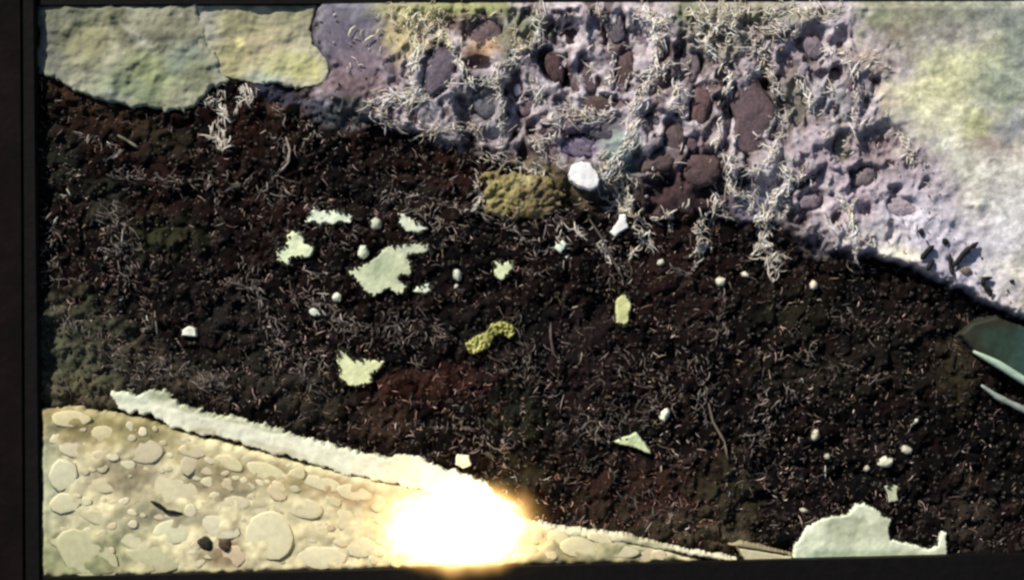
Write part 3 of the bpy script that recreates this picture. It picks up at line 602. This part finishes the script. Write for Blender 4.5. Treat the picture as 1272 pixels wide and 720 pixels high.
# ------------------------------------------------------------ roots
for pts, r, c, lab in [([(732,272),(748,296),(760,320),(776,350)],1.5,(96,86,84),'thin grey root running down from the mint white chip'),
                    ([(684,400),(684,418),(688,440),(702,453)],1.6,(88,72,68),'thin curved brown root right of the yellow-green moss tuft'),
                    ([(146,168),(160,176),(172,184)],1.8,(140,132,96),'short straight yellowish root in the upper left peat'),
                    ([(355,170),(360,186),(358,202),(346,216)],1.7,(156,140,128),'curved pale root hooking round a dark hollow, upper left'),
                    ([(192,386),(194,402),(196,418)],1.3,(130,122,104),'thin upright root above the small triangular chip'),
                    ([(880,500),(886,524),(900,548),(904,570)],1.5,(110,96,80),'thin brown root in the lower right peat')]:
    tube_thing('root', pts, r, c, M_straw, lab, 'root', lift=3)

# ------------------------------------------------------------ dry straw: strands
VEINS = [ # polyline, number of strands, spread, brightness
 ([(524,20),(530,35),(552,45),(560,55),(572,80),(585,100),(605,100),(620,95),(632,80),(640,65),(655,60),(670,50),(668,25),(672,10)],150,6,1),
 ([(505,15),(512,40),(520,60),(512,85),(503,97)],45,5,1),([(520,60),(545,50),(560,20)],26,6,.95),
 ([(462,135),(480,122),(500,118),(515,120),(535,115),(550,105)],90,8,.95),([(466,146),(500,150),(530,160),(560,155),(595,162),(600,175)],60,8,.8),
 ([(620,95),(621,120),(626,150),(615,160)],26,4,.9),([(660,100),(668,115),(675,128)],14,4,.9),([(480,12),(540,14),(600,20)],30,8,.7),
 ([(740,8),(752,22),(750,30)],12,3,.8),([(800,10),(812,30),(818,60),(815,85),(800,105),(790,140),(785,170),(770,195),(758,215),(748,212)],170,6,1),
 ([(830,22),(816,34),(806,20)],20,4,1),([(760,60),(763,80),(758,105)],16,2.5,.95),([(680,150),(700,140),(720,137),(740,146),(762,144)],46,6,.9),
 ([(866,30),(885,28),(890,40),(872,50),(880,60),(890,75)],46,4,1),([(860,14),(930,18),(990,14),(1040,20)],90,8,.85),([(900,40),(930,50),(960,35),(990,45)],50,8,.9),
 ([(930,60),(960,75),(965,80)],20,5,1),([(847,85),(840,110),(838,130),(850,150)],24,4,1),
 ([(905,80),(905,115),(895,150),(892,185),(905,205),(940,213),(958,195),(968,165),(972,135),(966,112),(956,100)],110,4,1),
 ([(990,98),(1003,118),(1012,140)],24,3,1),([(1058,75),(1062,110),(1061,160),(1063,190)],26,3,1),([(1113,165),(1128,180),(1130,200)],20,3,.95),
 ([(1036,60),(1080,75),(1105,90)],20,7,.8),([(900,205),(905,235),(925,245),(940,260),(950,280),(955,310)],80,6,1),([(1002,222),(978,235),(958,250),(946,275)],70,5,1),
 ([(1040,240),(1055,262),(1060,275),(1056,295)],30,4,1),([(745,212),(768,222),(776,248),(790,270),(805,300)],80,8,.8),([(885,200),(888,240),(880,280),(870,320)],36,4,.9),
 ([(600,200),(640,200),(670,215),(690,235)],40,8,.75),([(590,215),(600,240),(620,260),(680,268),(730,262)],60,8,.6),
 ([(700,205),(680,190),(660,170)],16,5,.7),([(100,165),(128,178),(150,190)],14,5,.5),([(135,215),(160,222),(200,222),(260,228),(330,236),(370,240)],80,6,.5),
 ([(265,110),(272,122),(278,140),(286,155)],22,5,.8),([(262,170),(276,176),(274,185)],22,5,.75),([(300,105),(306,120),(304,135)],8,3,.8),([(350,150),(356,165),(357,190),(350,210),(340,216)],24,3,.6),
 ([(340,132),(370,150),(400,170),(440,185)],30,6,.6),([(255,215),(268,240),(270,262),(266,290)],24,4,.5),([(270,345),(320,360),(365,375),(370,400)],30,6,.5),
 ([(380,370),(395,380),(420,395),(440,405)],60,8,.6),([(470,240),(500,250),(530,262),(560,290)],90,12,.6),([(640,290),(660,300),(690,310)],30,8,.6),
 ([(690,270),(700,300),(706,330)],24,5,.55),([(560,255),(600,270),(640,280)],50,9,.5),([(770,330),(772,370),(768,400)],30,8,.45),([(880,340),(900,370),(890,420)],40,10,.45),
 ([(960,500),(940,540),(930,580),(920,610)],60,14,.42),([(850,430),(870,470),(880,520)],60,16,.38),([(990,440),(1040,455),(1090,470)],30,10,.38),([(1030,380),(1080,400),(1110,420)],20,8,.4),
 ([(420,400),(480,410),(520,400),(560,420)],80,12,.4),([(640,400),(650,440),(660,480)],60,12,.38),([(700,540),(760,520),(820,500)],80,16,.36),([(330,420),(380,450),(400,490)],70,14,.38),([(200,440),(240,470),(280,480)],50,10,.42),
 ([(120,260),(150,300),(160,340),(150,370)],40,10,.4),([(70,270),(60,320),(70,350)],40,10,.45),([(130,245),(150,275),(175,330)],60,12,.5),([(80,390),(120,430),(160,460)],60,14,.45),([(150,450),(220,470),(300,490)],80,12,.45),([(330,230),(420,270),(440,300)],60,12,.42),([(300,330),(330,390),(350,450)],60,12,.42),([(480,380),(500,430),(520,450)],40,10,.42),([(620,450),(700,500),(760,560)],70,14,.42),([(560,500),(600,540),(640,580)],70,14,.4),([(760,440),(800,470),(840,500)],60,14,.4),([(700,600),(760,580),(800,620),(860,640)],70,14,.36)]
vr = random.Random(41)
def wiggle(x, y, a, length, turn=.5):
    pts = [(x, y)]; n = max(2, int(length / 7))
    for _ in range(n):
        a += vr.gauss(0, turn); x += math.cos(a) * length / n; y += math.sin(a) * length / n; pts.append((x, y))
    return pts
for pts, n, sp, br in list(VEINS):
    for _ in range(max(1, n // (11 if br > .65 else 20))):
        i = vr.randrange(len(pts) - 1); t = vr.random(); x = pts[i][0] * (1 - t) + pts[i + 1][0] * t; y = pts[i][1] * (1 - t) + pts[i + 1][1] * t
        l = vr.uniform(14, 38); VEINS.append((wiggle(x, y, vr.uniform(0, 6.28), l), int(l * .32), 1.3, br * vr.uniform(.75, 1)))
for _ in range(700):
    x, y = vr.uniform(50, 1230), vr.uniform(110, 690)
    if sdist(SILT, np.array([x]), np.array([y]))[0] > -4: continue
    if max(sdist(q, np.array([x]), np.array([y]))[0] for q in (CONG, LEDGE, BOUL1, BOUL2)) > -10: continue
    if x > 1050 and vr.random() < .55: continue
    if y < 250 and x < 500 and vr.random() < .75: continue
    if float(fbm(np.array([x / 26]), np.array([y / 26]), 77)[0]) < .42: continue
    if float(webness(x, y)) < .5: continue
    l = vr.uniform(10, 30); VEINS.append((wiggle(x, y, float(webdir(x, y)), l, .4), int(l * .36), 1.6, vr.uniform(.38, .64) * (.85 if x > 1000 else 1)))
for x, y in [(300,110),(270,150),(870,285),(880,300),(950,290),(955,320),(800,290),(1060,290),(600,225),(700,280),(780,260),(960,300),(830,262),(745,300)]:
    for _ in range(2): VEINS.append((wiggle(x + vr.uniform(-9, 9), y, vr.gauss(1.5, .5), vr.uniform(24, 52)), 13, 1.0, vr.uniform(.66, .9)))
rs = np.random.RandomState(17)
def strands(cx, cy, ang, L, rad, colr, z_extra=1.0):
    """returns verts (n,12,3) in metres, faces pattern and colours"""
    n = len(cx); k = 4; curv = rs.normal(0, .9, n); a0 = ang - curv / 2
    X = np.zeros((n, k)); Y = np.zeros((n, k)); x = cx - np.cos(ang) * L / 2; y = cy - np.sin(ang) * L / 2
    for i in range(k):
        X[:, i] = x; Y[:, i] = y; a = a0 + curv * i / (k - 1); x = x + np.cos(a) * L / (k - 1); y = y + np.sin(a) * L / (k - 1)
    Zh = height(X, Y); zc = Zh.max(1, keepdims=True); Zz = .35 * Zh + .65 * zc + rad[:, None] + z_extra + rs.uniform(0, 1.3, (n, 1)) + (np.arange(k) - 1.5)[None] * rs.normal(0, .6, (n, 1))
    f = 1 - Zz * S / HC
    P = np.stack([wx(X) * f, wy(Y) * f, Zz * S], -1)
    T = np.gradient(P, axis=1); T /= np.linalg.norm(T, axis=-1, keepdims=True) + 1e-9
    A = np.cross(T, [0, 0, 1.]); A /= np.linalg.norm(A, axis=-1, keepdims=True) + 1e-9; B = np.cross(A, T)
    w = np.array([.55, 1, .95, .35])[None, :, None] * rad[:, None, None] * S
    V = np.stack([P + A * w, P - A * w * .5 + B * w * .87, P - A * w * .5 - B * w * .87], 2).reshape(n, 12, 3)
    return V, np.repeat(colr[:, None, :], 12, 1)
fp = []
for i in range(3):
    for j in range(3):
        a, b = i * 3 + j, i * 3 + (j + 1) % 3; fp.append((a, b, b + 3, a + 3))
fp += [(0, 2, 1, 1), (9, 10, 11, 11)]
fq = np.array([(a, b, c, d) for a, b, c, d in fp[:9]]); 
ftri = np.concatenate([fq[:, [0, 1, 2]], fq[:, [0, 2, 3]], [[0, 2, 1], [9, 10, 11]]])
sx, sy, sb, sang = [], [], [], []
for pts, n, sp, br in VEINS:
    P = np.array(pts, float); seg = np.hypot(*(P[1:] - P[:-1]).T); cs = np.r_[0, np.cumsum(seg)]
    n = int(n * (1.35 if br > .65 else .95)); t = rs.rand(n) * cs[-1]
    x = np.interp(t, cs, P[:, 0]); y = np.interp(t, cs, P[:, 1])
    i = np.clip(np.searchsorted(cs, t) - 1, 0, len(seg) - 1); d = P[i + 1] - P[i]
    sx.append(x + rs.normal(0, sp * .7, n)); sy.append(y + rs.normal(0, sp * .7, n)); sb.append(np.full(n, br))
    sang.append(np.arctan2(d[:, 1], d[:, 0]) + rs.normal(0, .62, n))
# thin scatter over lit ground
n = 420; x = rs.uniform(430, 1160, n); y = rs.uniform(12, 300, n); k = (sdist(SILT, x, y) > 4) & (sdist(LICHEN, x, y) < 14) & (vnoise(x / 30, y / 30, 3) > .4)
sx.append(x[k]); sy.append(y[k]); sb.append(np.full(k.sum(), .8)); sang.append(rs.normal(math.pi / 2, .9, k.sum()))
sx, sy, sb, sang = map(np.concatenate, (sx, sy, sb, sang))
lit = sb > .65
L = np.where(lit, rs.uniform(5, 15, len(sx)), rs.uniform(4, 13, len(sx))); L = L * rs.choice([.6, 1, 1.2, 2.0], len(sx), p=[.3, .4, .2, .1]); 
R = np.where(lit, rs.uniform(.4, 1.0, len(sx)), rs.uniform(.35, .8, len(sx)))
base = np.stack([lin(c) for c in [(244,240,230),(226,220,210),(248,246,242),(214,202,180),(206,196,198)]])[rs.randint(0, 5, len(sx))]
colr = base * np.where(lit, sb ** 1.6, sb ** 1.5 * rs.uniform(.25, 1.6, len(sx)))[:, None]; colr[~lit] *= np.array([1.0, .86, .8])  # same straw colours, brightened on lit ground and dimmed over the shaded peat
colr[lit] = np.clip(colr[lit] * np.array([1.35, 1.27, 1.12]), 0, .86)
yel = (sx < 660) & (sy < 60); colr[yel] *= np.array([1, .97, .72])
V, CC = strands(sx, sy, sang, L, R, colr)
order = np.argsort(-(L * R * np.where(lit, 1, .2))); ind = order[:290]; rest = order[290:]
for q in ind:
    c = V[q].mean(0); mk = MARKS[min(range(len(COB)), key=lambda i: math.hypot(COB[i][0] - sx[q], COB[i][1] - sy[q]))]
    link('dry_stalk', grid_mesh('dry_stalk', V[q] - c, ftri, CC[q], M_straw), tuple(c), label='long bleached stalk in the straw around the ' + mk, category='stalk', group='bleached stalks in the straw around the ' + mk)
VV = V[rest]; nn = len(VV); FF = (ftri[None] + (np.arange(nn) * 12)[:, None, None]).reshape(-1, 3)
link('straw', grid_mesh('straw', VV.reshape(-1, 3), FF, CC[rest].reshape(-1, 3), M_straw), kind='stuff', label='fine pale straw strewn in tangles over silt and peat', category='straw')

# dim root hairs and straw bits all over the peat
n = 42000; x = rs.uniform(40, 1290, n); y = rs.uniform(90, 705, n)
keep = (sdist(SILT, x, y) < 2) & (sdist(CONG, x, y) < -1) & (sdist(LEDGE, x, y) < -2) & (sdist(BOUL1, x, y) < -2) & (sdist(BOUL2, x, y) < 0)
dens = .02 + .14 * sstep(.44, .62, fbm(x / 26, y / 26, 77)) + .95 * webness(x, y); dens *= 1 - .55 * sstep(1000, 1200, x); dens *= .45 + .55 * sstep(160, 280, y)
dens *= 1 - .8 * np.exp(-(((x - 200) / 60) ** 2 + ((y - 295) / 28) ** 2)); dens *= 1 - .7 * np.exp(-(((x - 320) / 40) ** 2 + ((y - 185) / 30) ** 2))
keep &= rs.rand(n) < dens
for n_, c_, poly, *_ in FLAKES: keep &= sdist(poly, x, y) < .8
x, y = x[keep], y[keep]; n = len(x)
swirl = vnoise(x / 34, y / 34, 5) * 9
Lh = 2.2 + rs.exponential(3.6, n).clip(0, 15); Rh = rs.uniform(.25, .7, n)
cb = np.stack([lin(c) for c in [(126,110,108),(96,84,80),(150,134,128),(84,66,58),(108,98,70),(70,58,58),(100,94,100)]])[rs.randint(0, 7, n)] * rs.uniform(.3, 1.9, (n, 1)) ** 1.3
cb *= np.array([1.0, .84, .76]); cb *= (.65 + .7 * vnoise(x / 40, y / 40, 19))[:, None]
reddish = ((y > 560) & (x > 640) & (x < 900)) | ((y > 430) & (y < 520) & (x > 450) & (x < 640)); cb[reddish] *= np.array([1.25, .85, .7])
cb *= (.85 + 1.5 * webness(x, y))[:, None]
V, CC = strands(x, y, np.where(webness(x, y) > .3, webdir(x, y), swirl) + rs.normal(0, .5, n), Lh, Rh, cb, .3)
FF = (ftri[None] + (np.arange(n) * 12)[:, None, None]).reshape(-1, 3)
link('root_hairs', grid_mesh('root_hairs', V.reshape(-1, 3), FF, CC.reshape(-1, 3), M_straw), kind='stuff', label='fine brown and grey root hairs matted over the black peat', category='root hairs')

# crumbs of bark and leaf over peat and silt
n = 15000; x = rs.uniform(40, 1290, n); y = rs.uniform(10, 705, n)
inS = sdist(SILT, x, y) > 0
keep = (sdist(CONG, x, y) < 0) & (sdist(LEDGE, x, y) < -2) & (sdist(BOUL1, x, y) < -2) & (sdist(BOUL2, x, y) < -2) & (sdist(LICHEN, x, y) < 0)
keep &= rs.rand(n) < np.where(inS, .28, .9)
for n_, c_, poly, *_ in FLAKES: keep &= sdist(poly, x, y) < 3.2
x, y, inS = x[keep], y[keep], inS[keep]
ex_, ey_ = [], []
for n_, c_, poly, *_ in FLAKES[:-3] + FLAKES[-1:]:
    P = np.array(poly + poly[:1], float)
    if n_ not in ('lichen_flake', 'rock_slab', 'quartz_chip', 'moss_tuft', 'yellow_leaf'): continue
    for a, b in zip(P[:-1], P[1:]):
        for _ in range(max(1, int(np.hypot(*(b - a)) / 2.2))):
            t = rs.rand(); q = a + (b - a) * t + rs.normal(0, 1.3, 2); ex_.append(q[0]); ey_.append(min(q[1], 690))
nb = len(ex_); x = np.r_[x, ex_]; y = np.r_[y, ey_]; inS = np.r_[inS, np.zeros(nb, bool)]; n = len(x)
r = rs.uniform(1, 3.2, n) * np.where(inS, .8, 1); a = rs.rand(n) * 6.28
z = height(x, y) + .6 + rs.rand(n) * 1.5
for n_, c_, poly, *_ in FLAKES: z += 3.5 * (sdist(poly, x, y) > -1.5)
cols = np.where(inS[:, None], np.stack([lin(c) for c in [(180,166,172),(90,70,70),(60,46,48),(150,130,120),(140,130,96)]])[rs.randint(0, 5, n)],
                np.stack([lin(c) for c in [(34,24,22),(52,38,32),(24,20,22),(70,60,48),(46,48,32)]])[rs.randint(0, 5, n)]) * rs.uniform(.6, 1.3, (n, 1))
if nb: cols[-nb:] *= .6
ang = a[:, None] + np.array([0, 1.3, 2.9, 4.4])[None]; rad = r[:, None] * rs.uniform(.6, 1.2, (n, 4))
f = 1 - z[:, None] * S / HC
V = np.stack([wx(x[:, None] + np.cos(ang) * rad) * f, wy(y[:, None] + np.sin(ang) * rad) * f, (z[:, None] + rs.normal(0, .9, (n, 4))) * S], -1)
V = np.concatenate([V, V.mean(1, keepdims=True) + np.stack([np.zeros(n), np.zeros(n), r * .5 * S], -1)[:, None]], 1)
t = np.array([(0, 4, 1), (1, 4, 2), (2, 4, 3), (3, 4, 0)])
FF = (t[None] + (np.arange(n) * 5)[:, None, None]).reshape(-1, 3)
link('litter', grid_mesh('litter', V.reshape(-1, 3), FF, np.repeat(cols[:, None], 5, 1).reshape(-1, 3), M_litter, False), kind='stuff', label='dark crumbs of bark and leaf over the soil', category='litter')

# ------------------------------------------------------------ rails of the black timber frame
def rail(name, poly, z0, z1, material, parent):
    n = 4; V = [(*at(x, y, z1 * S)[:2], z1 * S) for x, y in poly]; V += [(v[0], v[1], z0 * S) for v in V[:4]]
    me = bpy.data.meshes.new(name); me.from_pydata(V, [], [(0,1,2,3),(7,6,5,4),(0,4,5,1),(1,5,6,2),(2,6,7,3),(3,7,4,0)])
    import bmesh
    bm = bmesh.new(); bm.from_mesh(me); bmesh.ops.recalc_face_normals(bm, faces=bm.faces)
    bmesh.ops.bevel(bm, geom=list(bm.edges), offset=1.5 * S, segments=2, affect='EDGES'); bm.to_mesh(me); bm.free()
    me.materials.append(material); return link(name, me, (0, 0, 0), parent)
fr = bpy.data.objects.new('timber_frame', None); COL.objects.link(fr)
fr['label'] = 'black timber frame around the patch of ground, seen along left, top and bottom'; fr['category'] = 'frame'
rail('side_rail', [(-60,-60),(26,-60),(30,800),(-60,800)], -8, 23, M_woodr, fr)
rail('inner_strip', [(26.8,-60),(42,-60),(51,800),(30.8,800)], -8, 21, M_wood, fr)
rail('top_rail', [(42.8,-40),(1330,-40),(1330,1.5),(42.8,8)], -8, 13, M_wood, fr)
rail('bottom_rail', [(51.8,717.5),(1330,687),(1330,800),(51.8,800)], -8, 34, M_wood, fr)

# ------------------------------------------------------------ flame
def glow(px, py, rx, ry, rz, z):  # emissive volume added for a bright spot whose source is unknown
    import bmesh
    bm = bmesh.new(); bmesh.ops.create_icosphere(bm, subdivisions=3, radius=1.0)
    me = bpy.data.meshes.new('glow'); 
    for v in bm.verts: v.co = Vector((v.co.x * rx * S, v.co.y * ry * S, v.co.z * rz * S))
    bm.to_mesh(me); bm.free()
    m = bpy.data.materials.new('glow_volume'); m.use_nodes = True; nd = m.node_tree.nodes; lk = m.node_tree.links
    nd.remove(nd['Principled BSDF']); out = nd['Material Output']
    tc = nd.new('ShaderNodeTexCoord'); mp = nd.new('ShaderNodeMapping'); mp.inputs['Scale'].default_value = (1 / (rx * S), 1 / (ry * S), 1 / (rz * S))
    lk.new(tc.outputs['Object'], mp.inputs[0])
    ln = nd.new('ShaderNodeVectorMath'); ln.operation = 'LENGTH'; lk.new(mp.outputs[0], ln.inputs[0])
    no = nd.new('ShaderNodeTexNoise'); no.inputs['Scale'].default_value = 9; no.inputs['Detail'].default_value = 2; lk.new(tc.outputs['Object'], no.inputs['Vector'])
    ad = nd.new('ShaderNodeMath'); ad.operation = 'MULTIPLY_ADD'; lk.new(no.outputs[0], ad.inputs[0]); ad.inputs[1].default_value = .3; lk.new(ln.outputs['Value'], ad.inputs[2])
    mr = nd.new('ShaderNodeMapRange'); mr.interpolation_type = 'SMOOTHSTEP'; mr.inputs['From Min'].default_value = 1.12; mr.inputs['From Max'].default_value = .6
    mr.inputs['To Min'].default_value = 0; mr.inputs['To Max'].default_value = 1; lk.new(ad.outputs[0], mr.inputs['Value'])
    pw = nd.new('ShaderNodeMath'); pw.operation = 'POWER'; lk.new(mr.outputs[0], pw.inputs[0]); pw.inputs[1].default_value = 2.2
    st = nd.new('ShaderNodeMath'); st.operation = 'MULTIPLY'; lk.new(pw.outputs[0], st.inputs[0]); st.inputs[1].default_value = 72
    mc = nd.new('ShaderNodeMix'); mc.data_type = 'RGBA'; mc.inputs['A'].default_value = (1, .52, .14, 1); mc.inputs['B'].default_value = (1, .74, .33, 1)
    lk.new(pw.outputs[0], mc.inputs['Factor']); em = nd.new('ShaderNodeEmission'); lk.new(mc.outputs['Result'], em.inputs[0]); lk.new(st.outputs[0], em.inputs[1]); lk.new(em.outputs[0], out.inputs['Volume'])
    me.materials.append(m)
    link('glow', me, at(px, py, z * S), label='blinding white flame with orange fringe on the pale ledge', category='glow')
glow(574, 654, 128, 76, 34, 42)
